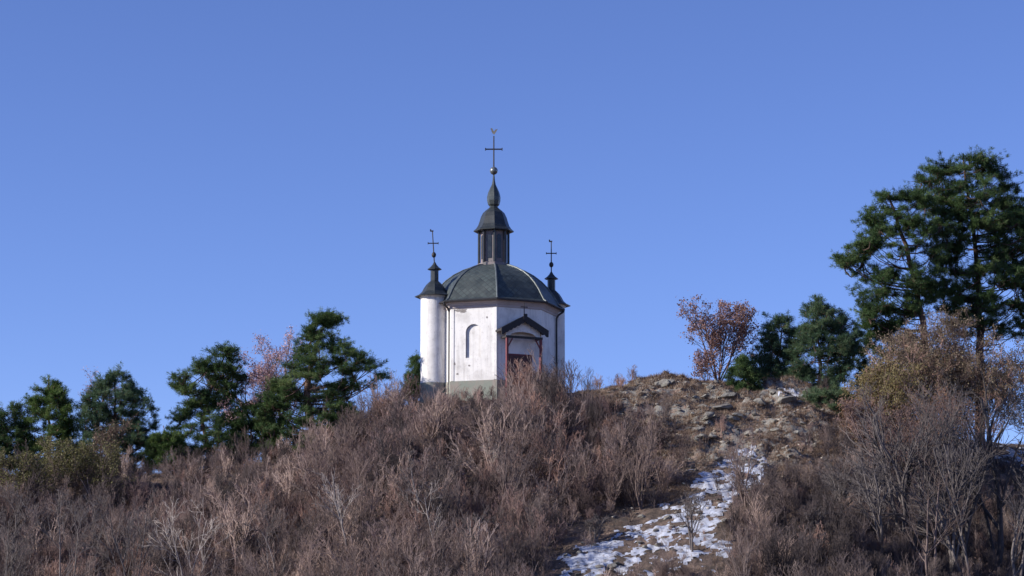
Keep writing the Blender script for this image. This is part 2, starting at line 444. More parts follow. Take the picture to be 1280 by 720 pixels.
# dome
prof = [(4.55, 0.05), (4.36, .19), (4.17, .50), (3.92, .92), (3.56, 1.40), (3.14, 1.83), (2.62, 2.22), (2.0, 2.55), (1.4, 2.77), (.9, 2.86)]
me = bpy.data.meshes.new('dome_roof')
V = []; Fc = []; UV = []
for k in range(8):
    b = len(V); s_ = 0; wv = []
    for i, (rr, zz) in enumerate(prof):
        if i: s_ += math.hypot(rr - prof[i - 1][0], zz - prof[i - 1][1])
        p0 = oct_pt(k, rr, HE + zz); p1 = oct_pt(k + 1, rr, HE + zz); hw = (p1 - p0).length / 2
        V += [tuple(p0), tuple(p1)]; wv += [(-hw, s_), (hw, s_)]
    for i in range(len(prof) - 1):
        q = [2 * i, 2 * i + 1, 2 * i + 3, 2 * i + 2]; Fc.append([b + x for x in q]); UV += [wv[x] for x in q]
me.from_pydata(V, [], Fc); ul = me.uv_layers.new(name='UVMap')
for i, u in enumerate(UV): ul.data[i].uv = u
me.update(); dome = link_mesh('dome_roof', me, M_roof, chapel)
for k in range(8):
    rb = MB(); rb.tube([oct_pt(k, rr + .015, HE + zz + .01) for rr, zz in prof], .055, 6); rb.build('hip_rib', M_rib, dome)
# lantern
zl0 = HE + 2.6; zl1 = L(Zp(290)); RL = .97
lt = MB(); lt.lathe([(RL + .12, zl0), (RL + .12, HE + 2.98), (RL + .02, HE + 3.04)], 8, phase=PH, cap1=True)
lt.lathe([(RL - .1, HE + 3.0), (RL - .1, zl1)], 8, phase=PH, cap0=False, cap1=False)
lantern = lt.build('lantern', M_panel, chapel)
for k in range(8):
    q = MB(); p0 = oct_pt(k, RL, HE + 3.0); p1 = oct_pt(k, RL, zl1); q.tube([p0, p1], .085, 6); q.build('lantern_post', M_dark if k % 2 else M_turroof, lantern)
    a = math.radians(PH + 22.5 + 45 * k); n = Vector((math.sin(a), -math.cos(a), 0)); t = Vector((math.cos(a), math.sin(a), 0))
    ap = (RL - .1) * math.cos(math.radians(22.5)); hw = .15; z0 = HE + 3.3; z1 = zl1 - .42
    out = [(-hw, z0)] + [(-hw * math.cos(x), z1 + hw * math.sin(x)) for x in np.linspace(0, math.pi, 9)] + [(hw, z0)]
    q = MB(); q.prism([t * u + n * (ap + .006) + Vector((0, 0, z)) for u, z in out], n * .02); q.build('arched_window', M_darkin, lantern)
def polar(prof_px, n=8, base=617):
    return [(r / 19.0, L(Zp(py))) for r, py in prof_px]
lr = MB(); lr.lathe(polar([(18, 290.5), (25.2, 290.0), (25.4, 288.8), (22, 286), (19.5, 282), (17.8, 277), (16.3, 272), (13.6, 266.5), (9.8, 263), (6.5, 260.5), (5.2, 259)]), 8, phase=PH)
lr.build('lantern_roof', M_turroof, lantern)
on = MB(); on.lathe(polar([(4.8, 260), (5.0, 258.4), (7.2, 256), (8.4, 251), (8.5, 246.5), (7.2, 241), (4.8, 235.5), (2.6, 231), (1.6, 226), (1.0, 219)]), 8, phase=PH)
on.build('onion_finial', M_copper, lantern)
bl = MB(); zc = L(Zp(213.5)); rr = 5.1 / 19
bl.lathe([(max(rr * math.sin(a), .01), zc - rr * math.cos(a)) for a in np.linspace(0, math.pi, 11)], 16); bl.build('ball', M_ball, lantern, smooth=True)
def cross(mb, z0, z1, zbar, hw, th, tilt=0, ox=0, oy=0, zt=None):
    zt = z0 if zt is None else zt
    X = lambda z: ox - tilt * (z - zt)
    mb.tube([(X(z0), oy, z0), (X(z1), oy, z1)], [th, th * .8], 6)
    mb.tube([(X(zbar) - hw, oy, zbar - tilt * -0), (X(zbar) + hw, oy, zbar)], th * .9, 6)
    for p in ((X(zbar) - hw, oy, zbar), (X(zbar) + hw, oy, zbar)):
        mb.box(p, (th * 1.2, th * 2.2, th * 3.2))
cr = MB(); cross(cr, L(Zp(222)), L(Zp(170)), L(Zp(186.5)), .55, .052); cr.build('cross', M_iron, lantern)
# weathercock: small sheet-metal bird with raised tail
wc = MB(); zc = L(Zp(168))
outl = [(-.03, 0), (.05, 0), (.12, .1), (.2, .2), (.30, .38), (.22, .36), (.16, .3), (.14, .36), (.08, .28), (.02, .22), (-.05, .26), (-.1, .38), (-.16, .44), (-.22, .40), (-.3, .38), (-.22, .33), (-.18, .2), (-.12, .1)]
wc.prism([Vector((x * .85, -.015, zc + z)) for x, z in outl], (0, .03, 0)); wc.build('weathercock', M_gild, lantern)

# turrets
def turret(k, tilt):
    a = math.radians(PH - 22.5 + 45 * k); D = 4.26; cx, cy = math.sin(a) * D, -math.cos(a) * D
    r0 = .885; zt = HE + .52
    body = MB(); body.lathe([(r0, -.3), (r0, zt - .15), (r0 + .05, zt - .1), (r0 + .12, zt)], 40, cx, cy, cap0=False)
    body = body.build('turret', M_wall, chapel, smooth=True, sharp=.6)
    pb = MB(); pb.lathe([(r0 + .03, -.3), (r0 + .03, HP - .03), (r0 + .004, HP)], 40, cx, cy, cap0=False, cap1=False); pb.build('plinth', M_plinth, body, smooth=True, sharp=.6)
    rf = MB(); rf.lathe([(r0 + .1, zt - .01), (1.27, zt - .02), (1.28, zt + .03), (1.0, zt + .15), (.82, zt + .32), (.7, zt + .55), (.55, zt + .78), (.38, zt + .95), (.27, zt + 1.05)], 8, cx, cy, phase=PH)
    rf.lathe([(.26, zt + 1.0), (.26, zt + 1.85)], 8, cx, cy, phase=PH)
    rf.lathe([(.22, zt + 1.82), (.46, zt + 1.80), (.46, zt + 1.84), (.28, zt + 1.97), (.14, zt + 2.13), (.05, zt + 2.3)], 8, cx, cy, phase=PH)
    rf.build('turret_roof', M_turroof, body)
    fn = MB(); X = lambda z: cx - tilt * (z - zt - 2)
    z0 = zt + 2.2; fn.tube([(X(z0), cy, z0), (X(zt + 2.9), cy, zt + 2.9)], .04, 6)
    zb = zt + 2.78; fn.lathe([(max(.15 * math.sin(x), .01), zb - .19 * math.cos(x)) for x in np.linspace(0, math.pi, 9)], 12, X(zb), cy)
    cross(fn, zt + 2.8, zt + 4.35, zt + 3.55, .33, .04, tilt, X(zt + 2.8), cy)
    zt2 = zt + 4.36; fn.box((X(zt2) - .04, cy, zt2), (.22, .03, .09)); fn.box((X(zt2) - .12, cy, zt2 + .07), (.08, .03, .1))
    tag(fn.build('finial_cross', M_iron, body), 'iron finial cross leaning slightly to the left' if tilt > .03 else None)
turret(-1, .065); turret(3, -.0)       # opposite faces
# flashing between dome and far turret
fl = MB(); k2 = 2
fl.box((0, 0, 0), (.62, .34, .04), Matrix.Translation(oct_pt(2.0, RW + .33, HE + .2)) @ Matrix.Rotation(math.radians(38), 4, 'Y'))
fl.build('flashing', M_rib, dome)

# downpipes
def pipe(th, rtop, rw, zbot, label=None):
    a = math.radians(th); n = Vector((math.sin(a), -math.cos(a), 0))
    pts = [(rtop, HE - .02), (rtop - .02, HE - .16), (rw + .2, HE - .4), (rw + .08, HE - .62), (rw + .07, HE - .9), (rw + .07, zbot)]
    q = MB(); q.tube([n * r_ + Vector((0, 0, z)) for r_, z in pts], .065, 8); q.build('downpipe', M_dark, chapel)
pipe(PH + 86, RW + .5, RW * .985, .5); pipe(PH - 47.5, RW + .45, RW * .97, .35)

# portal on face 0
def PP(t_, n_, z): return FP(0, t_, n_, z)
def pbox(mb, t0, t1, n0, n1, z0, z1):
    b = len(mb.v)
    for t_ in (t0, t1):
        for n_ in (n0, n1):
            for z in (z0, z1): mb.v.append(PP(t_, n_, z))
    for q in ((0, 1, 3, 2), (4, 6, 7, 5), (0, 4, 5, 1), (2, 3, 7, 6), (0, 2, 6, 4), (1, 5, 7, 3)): mb.f.append([b + i for i in q])
YP = 145.6
zpk = L(Zp(394.5, YP)); zev = L(Zp(412, YP)); zbm = L(Zp(421, YP)); zdoor = L(Zp(444, 146.3)); PW = 1.68; PN = .85
porch_b = MB()
# pediment panel behind the bargeboards
pz = [(-1.2, zbm + .05), (-1.2, zev + .12), (0, zpk - .28), (1.2, zev + .12), (1.2, zbm + .05)]
archp = [(.95 * math.cos(x), zbm + .05 + .32 * math.sin(x)) for x in np.linspace(0, math.pi, 11)]
porch_b.prism([PP(x, .55, z) for x, z in [(-1.2, zbm + .05), (-1.2, zev + .12), (0, zpk - .28), (1.2, zev + .12), (1.2, zbm + .05)] + archp], face_frame(0)[0] * .05)
porch = porch_b.build('porch', M_wall, chapel)
rfm = MB()
for s in (-1, 1):
    prof_ = [(0, zpk), (s * PW, zev), (s * PW, zev - .13), (0, zpk - .15)]
    rfm.prism([PP(x, .0, z) for x, z in prof_], face_frame(0)[0] * PN)
rfm.build('porch_roof', M_roofboard, porch)
bb = MB()
for s in (-1, 1):      # scalloped bargeboards
    top = [(s * PW * q, zpk + (zev - zpk) * q + .06) for q in np.linspace(0, 1, 2)]
    low = [(s * PW * q * .99, zpk + (zev - zpk) * q - .36 - .07 * abs(math.sin(q * math.pi * 6))) for q in np.linspace(1, 0.0, 25)]
    bb.prism([PP(x, PN + .002, z) for x, z in top + low], face_frame(0)[0] * .05)
pbox(bb, -.13, .13, PN + .06, PN + .1, zpk - .3, zpk + .14)
bb.build('bargeboard', M_roofboard, porch)
bm_ = MB(); pbox(bm_, -1.3, 1.3, PN - .22, PN - .06, zbm - .07, zbm + .07); pbox(bm_, -1.28, -1.14, .01, PN - .22, zbm - .06, zbm + .06); pbox(bm_, 1.14, 1.28, .01, PN - .22, zbm - .06, zbm + .06)
bm_.build('porch_beam', M_roofboard, porch)
for s in (-1, 1):
    q = MB(); pbox(q, s * 1.2 - .07, s * 1.2 + .07, PN - .225, PN - .055, .32, zbm - .07)
    q.tube([PP(s * 1.2, PN - .14, zbm - .75), PP(s * .82, PN - .14, zbm - .1)], .05, 6)
    post = q.build('porch_post', M_red, porch, bevel=.01)
    q = MB(); pbox(q, s * 1.2 - .2, s * 1.2 + .2, PN - .34, PN + .06, -.3, .32); q.build('post_base', M_stone, post, bevel=.03)
cq = MB(); zt = zpk + .05
cq.tube([PP(0.0, PN - .1, zt), PP(0.0, PN - .1, zt + .85)], .03, 6); cq.tube([PP(-.24, PN - .1, zt + .55), PP(.24, PN - .1, zt + .55)], .03, 6); cq.build('porch_cross', M_iron, porch)
d = MB(); DWid = .78
pbox(d, -DWid - .1, DWid + .1, .0, .07, .1, zdoor + .1); fr = d.build('door_frame', M_red, chapel)
for s in (-1, 1):
    q = MB(); pbox(q, *sorted((s * .01, s * DWid)), .072, .115, .12, zdoor)
    for zz in (.35, 1.15, 1.9):
        if zz + .55 < zdoor: pbox(q, *sorted((s * .12, s * (DWid - .1))), .117, .14, zz, zz + .6)
    q.build('door_leaf', M_door, fr, bevel=.006)
stp = MB(); pbox(stp, -1.5, 1.5, .06, 1.15, -.3, .1); pbox(stp, -1.7, 1.7, 1.15, 1.45, -.4, -.06); stp.build('doorstep', M_stone, chapel, bevel=.02)
# corner strips on the sunlit face
for k, off in ((0, -.11), (-1, .13)):
    q = MB()
    tt = half + off if k == 0 else -half + off
    q.prism([FP(-1, tt - .10, .003, z) for z in (HP + .02,)] + [FP(-1, tt + .10, .003, HP + .02), FP(-1, tt + .10, .003, WT - .06), FP(-1, tt - .10, .003, WT - .06)], face_frame(-1)[0] * .03)
    q.build('corner_strip', M_wall, wall)

# ------------------------------------------------------------------ vegetation
def seg_mesh(name, S, mat_=None, sides=3, smooth=True):
    """S (n,8): start xyz, end xyz, r0, r1 -> mesh of open prisms"""
    S = np.asarray(S, float); A = S[:, :3]; B = S[:, 3:6]; d = B - A; ln = np.linalg.norm(d, axis=1, keepdims=True); d = d / np.maximum(ln, 1e-6)
    ref = np.where(np.abs(d[:, 2:3]) < .9, np.array([[0, 0, 1.]]), np.array([[1., 0, 0]])); x = np.cross(d, ref); x /= np.linalg.norm(x, axis=1, keepdims=True); y = np.cross(d, x)
    V = np.zeros((len(S), 2 * sides, 3))
    for k in range(sides):
        a = 2 * math.pi * k / sides; o = x * math.cos(a) + y * math.sin(a)
        V[:, k] = A + o * S[:, 6:7]; V[:, sides + k] = B + o * S[:, 7:8]
    base = (np.arange(len(S)) * 2 * sides)[:, None, None]
    q = np.array([[k, (k + 1) % sides, sides + (k + 1) % sides, sides + k] for k in range(sides)])[None]
    return mesh_np(name, V.reshape(-1, 3), (base + q).reshape(-1, 4), smooth=smooth)

def unit(v): return v / (np.linalg.norm(v) + 1e-9)
def grow(rng, S, tips, p, d, length, r, level, maxl, up=.15, wob=.22, kids=(4, 5, 4), ang=(.5, .9), taper=.55, ratio=.55):
    n = max(3, int(4 + length * 1.2)) if level < 2 else 3
    step = length / n; r1 = r
    ks = rng.integers(max(1, kids[min(level, 2)] - 1), kids[min(level, 2)] + 2) if level < maxl else 0
    at_ = np.sort(rng.uniform(.22 if level == 0 else .15, 1, ks)) * n
    ki = 0
    for i in range(n):
        d = unit(d + rng.normal(0, wob, 3) * (.6 if level == 0 else 1) + np.array([0, 0, up]))
        q = p + d * step; r0 = r * (1 - (1 - taper) * i / n); r1 = r * (1 - (1 - taper) * (i + 1) / n)
        S.append((*p, *q, r0, r1))
        while ki < ks and at_[ki] <= i + 1:
            a = rng.uniform(*ang); per = unit(np.cross(d, rng.normal(0, 1, 3)))
            nd = unit(d * math.cos(a) + per * math.sin(a))
            fr_ = 1 - at_[ki] / n
            grow(rng, S, tips, q - d * step * rng.random() * .5, nd, length * ratio * (.55 + .6 * fr_) * rng.uniform(.75, 1.2), r0 * .6, level + 1, maxl, up, wob, kids, ang, taper, ratio)
            ki += 1
        p = q
    tips.append((p, d, level))
MINR = .009
def shrub_segs(seed, h, stems=10, spread=.45, r=.03, maxl=2, kids=(5, 4, 3), up=.1, wob=.2):
    rng = np.random.default_rng(seed); S = []; tips = []
    for i in range(stems):
        a = rng.uniform(0, 2 * math.pi); sprd = rng.uniform(0, spread)
        d = unit(np.array([math.cos(a) * sprd, math.sin(a) * sprd, 1.0]))
        p = np.array([math.cos(a), math.sin(a), 0]) * rng.uniform(0, .35) * spread * 2 + np.array([0, 0, -.25])
        grow(rng, S, tips, p, d, h * rng.uniform(.6, 1.05), r * rng.uniform(.6, 1.1), 0, maxl, up, wob, kids, (.3, .7), .4, .45)
    S = np.array(S); S[:, 6:] = np.maximum(S[:, 6:], MINR); return S, tips

def blades(P, D, ln, w, rng, tone):
    """triangular blades at P pointing along D"""
    per = np.cross(D, rng.normal(0, 1, D.shape)); per /= np.linalg.norm(per, axis=1, keepdims=True) + 1e-9
    V = np.stack([P + per * w[:, None] * .5, P - per * w[:, None] * .5, P + D * ln[:, None]], 1)
    return V.reshape(-1, 3), np.repeat(tone, 3)
def leaves_mesh(name, P, size, rng, tone):
    n = len(P); a = rng.normal(0, 1, (n, 3)); a /= np.linalg.norm(a, axis=1, keepdims=True); b = np.cross(a, rng.normal(0, 1, (n, 3))); b /= np.linalg.norm(b, axis=1, keepdims=True)
    s = (size * rng.uniform(.6, 1.3, n))[:, None]
    V = np.stack([P - a * s, P + b * s * .55, P + a * s, P - b * s * .55], 1).reshape(-1, 3)
    return mesh_np(name, V, np.arange(4 * n).reshape(-1, 4), {'tone': np.repeat(tone, 4)})

def pine(label, Y, rows, trunk, seed, padr=.8, dens=1.0, mat=None, group=None, name='pine_tree', limbs=True, trunk_r=None, flat=.42, tuft=1.0, depthf=.8, bias=0.0, skip=()):
    """rows: photo envelope (py, left, right) from top to bottom; trunk: photo points from foot to tip"""
    rng = np.random.default_rng(seed); rows = np.array(rows, float); mat = mat or M_needle
    tp = np.array([at(a, b, Y) for a, b in trunk])
    foot = Vector((tp[0][0], Y, Hs(tp[0][0], Y) - .1)); tp[0][2] = foot.z
    root = empty(name, foot, label, 'pine tree', group); O = np.array(foot)
    ppm = F / 152.0
    top, bot = rows[0, 0] + padr * .62 * ppm, rows[-1, 0]
    fine = np.linspace(top, bot, 60); Lf = np.interp(fine, rows[:, 0], rows[:, 1]); Rf = np.interp(fine, rows[:, 0], rows[:, 2])
    area = np.sum((Rf - Lf)) * (bot - top) / 60 / ppm ** 2
    npad = int(dens * area / (padr ** 2) * 2.3)
    wgt = (Rf - Lf) + 2; wgt = wgt / wgt.sum(); pads = []
    for i in range(npad):
        k = rng.choice(60, p=wgt); py = fine[k] + rng.uniform(-.5, .5) * (bot - top) / 60
        mid = (Lf[k] + Rf[k]) / 2; hw = max((Rf[k] - Lf[k]) / 2 / ppm - padr * .75, .05)
        u = rng.uniform(-1, 1); u = np.sign(u) * abs(u) ** .8
        px = mid + u * hw * ppm; dy = hw * depthf * math.sqrt(max(0, 1 - u * u)) * rng.uniform(-1, 1)
        pads.append((px, py, dy, padr * rng.uniform(.6, 1.2)))
    # silhouette pads
    nrow = max(4, int((bot - top) / ppm / (padr * .85)))
    for q in np.linspace(0.0, 1, nrow):
        py = top + q * (bot - top) + rng.uniform(-3, 3); l = np.interp(py, rows[:, 0], rows[:, 1]); r_ = np.interp(py, rows[:, 0], rows[:, 2]); rr = padr * rng.uniform(.5, .85)
        if (r_ - l) / ppm < rr * 2.4: pads.append(((l + r_) / 2, py + rr * .3 * ppm, 0, max(.25, (r_ - l) / 2 / ppm))); continue
        for e_, sg in ((l, 1), (r_, -1)):
            if rng.random() < .85: pads.append((e_ + sg * rr * ppm * .9, py, rng.uniform(-.6, .6) * padr, rr))
    trk = [MB()]; r0 = trunk_r or .05 * (tp[-1][2] - tp[0][2]) ** .8 * .55
    # smooth trunk
    tt = np.linspace(0, 1, 14); acc = np.linspace(0, 1, len(tp)); TP = np.stack([np.interp(tt, acc, tp[:, i]) for i in range(3)], 1)
    TP[1:-1] += rng.normal(0, .05, (12, 3))
    tm = MB(); tm.tube([p - O for p in TP], [r0 * (1 - .85 * t) + .012 for t in tt], 9)
    VS = []; TN = []; segs = []; hubs = []
    for (px, py, dy, pr) in pads:
        if any(x0 < px < x1 and y0 < py < y1 for x0, y0, x1, y1 in skip): continue
        c = np.array(at(px, py, Y)); c[1] += dy
        # the limb leaves the trunk below the pad
        hd = abs(c[0] - np.interp(c[2], TP[:, 2], TP[:, 0])) + abs(dy)
        za = np.clip(c[2] - .35 * hd - .1, TP[2, 2], TP[-1, 2]); A = np.array([np.interp(za, TP[:, 2], TP[:, 0]), Y, za])
        hubs.append(c) if rng.random() < .3 or not hubs else None
        if hubs[-1] is not c:
            hb = min(hubs, key=lambda q: np.linalg.norm(q - c))
            if np.linalg.norm(hb - c) < 3 * pr: A = hb
        if limbs:
            pts = [A + (c - A) * s + np.array([0, 0, -.12 * hd * math.sin(math.pi * s)]) + rng.normal(0, .05, 3) * (0 < s < 1) for s in np.linspace(0, 1, 5)]
            lr_ = min(.015 + .01 * hd, r0 * .4)
            for s in range(4): segs.append((*(pts[s] - O), *(pts[s + 1] - O), lr_ * (1 - s * .17), lr_ * (1 - (s + 1) * .17)))
        od = c - A; od[2] = 0; od = od / (np.linalg.norm(od) + .3)
        nt = int(85 * pr ** 2 * tuft) + 10
        m = max(6, int(15 * pr)); az = rng.uniform(0, 2 * math.pi, m); el = rng.normal(.12, flat * 1.1, m); bl_ = rng.uniform(.45, 1.25, m)
        bd = np.stack([np.cos(az) * np.cos(el) + .35 * od[0], np.sin(az) * np.cos(el) + .35 * od[1], np.sin(el)], 1) * bl_[:, None]
        ib = rng.integers(0, m, nt); tt_ = rng.random(nt) ** .6
        o3 = bd[ib] * tt_[:, None]; o3[:, 2] += .22 * tt_ ** 2 * bl_[ib]
        ox, oy = o3[:, 0], o3[:, 1]
        T = c + o3 * pr + rng.normal(0, .06, (nt, 3))
        # drooping twig
        for j in range(m): segs.append((*(c - O), *(c + (bd[j] * .9 + [0, 0, .15 * bl_[j]]) * pr - O), .016, .007))
        nn = 15; TD = np.stack([ox, oy, np.full(nt, .5)], 1) * .9; 
        Pn = np.repeat(T, nn, 0); Dn = np.repeat(TD, nn, 0) + rng.normal(0, .62, (nt * nn, 3)); Dn /= np.linalg.norm(Dn, axis=1, keepdims=True)
        Pn = Pn + Dn * .03 + rng.normal(0, .05, Pn.shape)
        tone = np.clip(rng.normal(.45, .2) + rng.normal(0, .15, nt) + bias, 0, 1); tone = np.repeat(tone, nn)
        v, t_ = blades(Pn - O, Dn, rng.uniform(.11, .22, nt * nn), rng.uniform(.02, .034, nt * nn), rng, tone); VS.append(v); TN.append(t_)
    tr = tm.build('trunk', M_bark, root, smooth=True)
    if segs:
        link_mesh('limbs', seg_mesh('limbs', segs, sides=4), M_bark, root)
    VS = np.concatenate(VS); link_mesh('crown', mesh_np('crown', VS, np.arange(len(VS)).reshape(-1, 3), {'tone': np.concatenate(TN)}), mat, root)
    return root

GL = 'pines along the left ridge'
pine('dark round-topped pine cut by the left edge', 149, [(500, -14, 14), (512, -30, 28), (530, -50, 38), (560, -60, 38), (600, -50, 30)], [(-5, 600), (-2, 505)], 1, .75, 1.1, group=GL, bias=-.2)
pine('bushy mid-green pine, second from the left edge', 149, [(471, 56, 66), (485, 42, 82), (505, 32, 92), (530, 26, 100), (560, 22, 102), (600, 30, 96)], [(62, 600), (61, 472)], 2, .6, 1.1, M_needleY, group=GL)
pine('blue-green pine with spiky leaders beside a bare tree', 148.5, [(462, 142, 150), (478, 122, 168), (495, 104, 186), (515, 96, 196), (540, 94, 200), (570, 96, 196), (600, 100, 180)], [(146, 600), (144, 464)], 3, .55, 1.0, M_needleB, group=GL)
pine('leaning pine with layered boughs reaching right, left of the ridge rise', 148, [(432, 278, 294), (445, 258, 300), (462, 240, 300), (472, 212, 314), (482, 204, 312), (488, 222, 300), (505, 228, 296), (525, 216, 300), (545, 200, 312), (565, 196, 318), (590, 210, 300)], [(262, 600), (256, 520), (268, 470), (284, 436)], 4, .62, .95, group=GL, flat=.26)
pine('large windswept pine left of the chapel, long bough reaching right', 147, [(388, 402, 416), (402, 388, 428), (418, 376, 420), (430, 374, 434), (448, 362, 462), (456, 356, 478), (472, 348, 486), (484, 338, 474), (490, 334, 440), (500, 322, 438), (520, 318, 446), (545, 316, 452), (575, 322, 446)], [(398, 585), (382, 500), (392, 440), (410, 392)], 5, .7, 1.0, group=GL, flat=.28, bias=.06, trunk_r=.3)
pine('small pine peeping out behind the left chapel turret', 158, [(444, 514, 524), (458, 508, 530), (470, 504, 532), (485, 500, 534), (502, 504, 532)], [(520, 510), (519, 446)], 6, .5, 1.0, M_needle)
pine('low bright green pine at the edge of the bare rocky slope', 143.2, [(443, 925, 931), (456, 918, 942), (470, 906, 954), (480, 910, 948), (492, 902, 956)], [(930, 492), (928, 445)], 7, .36, .9, M_needle)
pine('dense conical pine between the rust-leaved tree and the taller pine', 146.5, [(394, 974, 984), (408, 956, 998), (425, 946, 1004), (445, 938, 1004), (465, 932, 1000), (484, 934, 996)], [(970, 492), (978, 396)], 8, .6, 1.15, M_needleB)
pine('tall spiky-topped pine in the middle of the right-hand group', 145, [(366, 1016, 1022), (380, 1008, 1032), (390, 1002, 1048), (405, 1000, 1072), (422, 996, 1078), (445, 988, 1074), (468, 986, 1064), (490, 990, 1056), (505, 1000, 1050)], [(1028, 505), (1024, 440), (1019, 368)], 9, .55, 1.15, M_needleB)
pine('feathery grey-green young pine below the tall spiky pine', 140.5, [(478, 1030, 1044), (492, 1008, 1066), (512, 1000, 1072), (532, 1004, 1068), (548, 1014, 1060)], [(1036, 552), (1036, 482)], 10, .5, .9, M_needleB, bias=.15)
pine('dark low pine behind the yellow-brown shrubs', 149, [(405, 1098, 1116), (418, 1078, 1146), (440, 1066, 1164), (465, 1066, 1170), (500, 1070, 1165)], [(1112, 540), (1110, 410)], 11, .65, .9, M_needle, bias=-.15)
pine('low green pine at the left foot of the leaning pine', 146, [(538, 196, 215), (550, 184, 230), (565, 180, 236), (585, 182, 236)], [(208, 600), (204, 532)], 32, .45, 1.1, M_needleY, group=GL)
pine('low dark pine between the leaning pine and the windswept one', 147.5, [(496, 306, 324), (512, 296, 336), (535, 288, 344), (570, 288, 344)], [(314, 595), (315, 500)], 33, .5, 1.0, M_needle, group=GL, bias=-.1)
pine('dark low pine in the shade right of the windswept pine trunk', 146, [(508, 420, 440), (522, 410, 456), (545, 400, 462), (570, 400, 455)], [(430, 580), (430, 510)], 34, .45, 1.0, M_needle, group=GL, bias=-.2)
BIGSKIP = [(1136, 318, 1168, 338), (1140, 262, 1168, 280), (1206, 306, 1226, 330)]
pine('large forked pine, left of the two tallest', 147, [(236, 1102, 1118), (246, 1090, 1160), (262, 1080, 1180), (282, 1076, 1190), (300, 1062, 1190), (318, 1046, 1188), (332, 1044, 1180), (350, 1066, 1176), (372, 1066, 1176), (395, 1068, 1164), (408, 1074, 1130)], [(1158, 548), (1156, 420), (1142, 340), (1120, 270), (1110, 242)], 12, .85, 1.1, M_needle, flat=.26, trunk_r=.26, skip=BIGSKIP, bias=-.05)
pine('tallest pine with a broad flat crown, at the right edge', 149, [(194, 1172, 1214), (200, 1156, 1242), (212, 1142, 1256), (225, 1138, 1262), (240, 1136, 1286), (262, 1150, 1296), (285, 1160, 1300), (310, 1164, 1302), (340, 1162, 1304), (370, 1166, 1304), (398, 1176, 1300), (420, 1190, 1290)], [(1224, 550), (1226, 430), (1222, 330), (1204, 196)], 13, .9, 1.25, M_needle, flat=.26, trunk_r=.34, bias=-.08, skip=BIGSKIP, depthf=.85)

# bare / leafy deciduous trees
def bare_tree(label, px, Y, top_py, seed, stems=1, lean=(0, 0), mat=None, leaf=None, leafn=0, leafsize=.06, name='bare_tree', cat='tree', group=None, maxl=3, spread=.5, r=None, kids=(7, 5, 4), wob=.16, crown_from=.3, base_py=None, up=.06, leafl=2):
    x = at(px, 600, Y).x; z = Hs(x, Y) - .15; h = at(px, top_py, Y).z - z
    rng = np.random.default_rng(seed); S = []; tips = []
    r = r or .014 * h
    for i in range(stems):
        a = rng.uniform(0, 2 * math.pi); sprd = rng.uniform(.2, 1) * spread if stems > 1 else 0
        d = unit(np.array([math.cos(a) * sprd + lean[0], math.sin(a) * sprd * .7 + lean[1], 1.0]))
        grow(rng, S, tips, np.array([math.cos(a), math.sin(a), 0]) * .12 * (stems > 1), d, h * rng.uniform(.8, 1.0) * (1 if i else 1.02), r * (1 if i == 0 else rng.uniform(.55, .95)), 0, maxl, up, wob, kids, (.45, .85), .42, .5)
    S = np.array(S); zmax = S[:, 5].max(); S[:, :6] *= h / zmax
    S[:, 6:] = np.maximum(S[:, 6:], MINR)
    root = empty(name, (x, Y, z), label, cat, group)
    big = S[:, 6] > max(r * .45, .02)
    link_mesh('trunk', seg_mesh('trunk', S[big], sides=6), mat or M_twigB, root)
    link_mesh('branches', seg_mesh('branches', S[~big], sides=3), mat or M_twigB, root)
    if leaf:
        P = np.array([t[0] for t in tips if t[2] >= leafl]) * (h / zmax); P = P[rng.integers(0, len(P), leafn)] + rng.normal(0, .13, (leafn, 3))
        P = P[P[:, 2] > h * crown_from]
        tone = np.clip(rng.normal(.5, .25, len(P)), 0, 1); link_mesh('crown', leaves_mesh('crown', P, leafsize, rng, tone), leaf, root)
    return root

# leafy dry trees
bare_tree('pink-brown leafy tree behind the large windswept pine', 345, 149.5, 408, 21, 6, mat=M_twigB, leaf=M_leafP, leafn=16000, leafsize=.055, spread=.62, kids=(9, 6, 5), name='dry_leaved_tree')
bare_tree('small bare tree with pinkish twigs beside the blue-green pine', 116, 149.5, 458, 22, 2, mat=M_twigA, leaf=M_leafP, leafn=700, leafsize=.06, spread=.3)
bare_tree('rust-leaved young oak left of the conical pine', 899, 145.5, 374, 23, 7, mat=M_twigA, leaf=M_leafR, leafn=6500, leafsize=.075, spread=.42, name='young_oak', crown_from=.15, kids=(8, 5, 4))
bare_tree('brown-leaved low bush at the foot of the young oak', 884, 144.6, 440, 24, 6, mat=M_twigA, leaf=M_leafR, leafn=1500, leafsize=.07, spread=.9, name='dry_leaved_bush', cat='bush', crown_from=.05, maxl=2, leafl=1)
# shrub mound below the big pines
for i, (px, Y, top, lf, n_, lab) in enumerate([
    (1192, 141, 385, M_leafO, 27000, 'tallest ochre-leaved shrub below the big pines'),
    (1150, 139, 418, M_leafO, 24000, 'yellow-brown shrub left of the tallest ochre shrub'),
    (1232, 140, 412, M_leafO, 26000, 'brown shrub at the right edge under the tallest pine'),
    (1110, 137, 450, M_leafY, 17000, 'yellowish thin-leaved shrub on the left flank of the shrub mound'),
    (1180, 134, 462, M_leafB, 6000, 'rusty twiggy shrub in front of the ochre shrubs'),
    (1082, 136, 490, M_leafB, 2200, 'low brownish shrub right of the feathery young pine'),
    (1140, 131, 500, M_leafB, 1800, 'reddish-brown shrub at the foot of the shrub mound')]):
    bare_tree(lab, px, Y, top, 40 + i, 13, mat=M_twigA, leaf=lf, leafn=n_, leafsize=.055, spread=.62, name='dry_leaved_shrub', cat='shrub', group='dry-leaved shrubs under the big pines', kids=(8, 5, 4), maxl=3, crown_from=.25, r=.05, wob=.2)
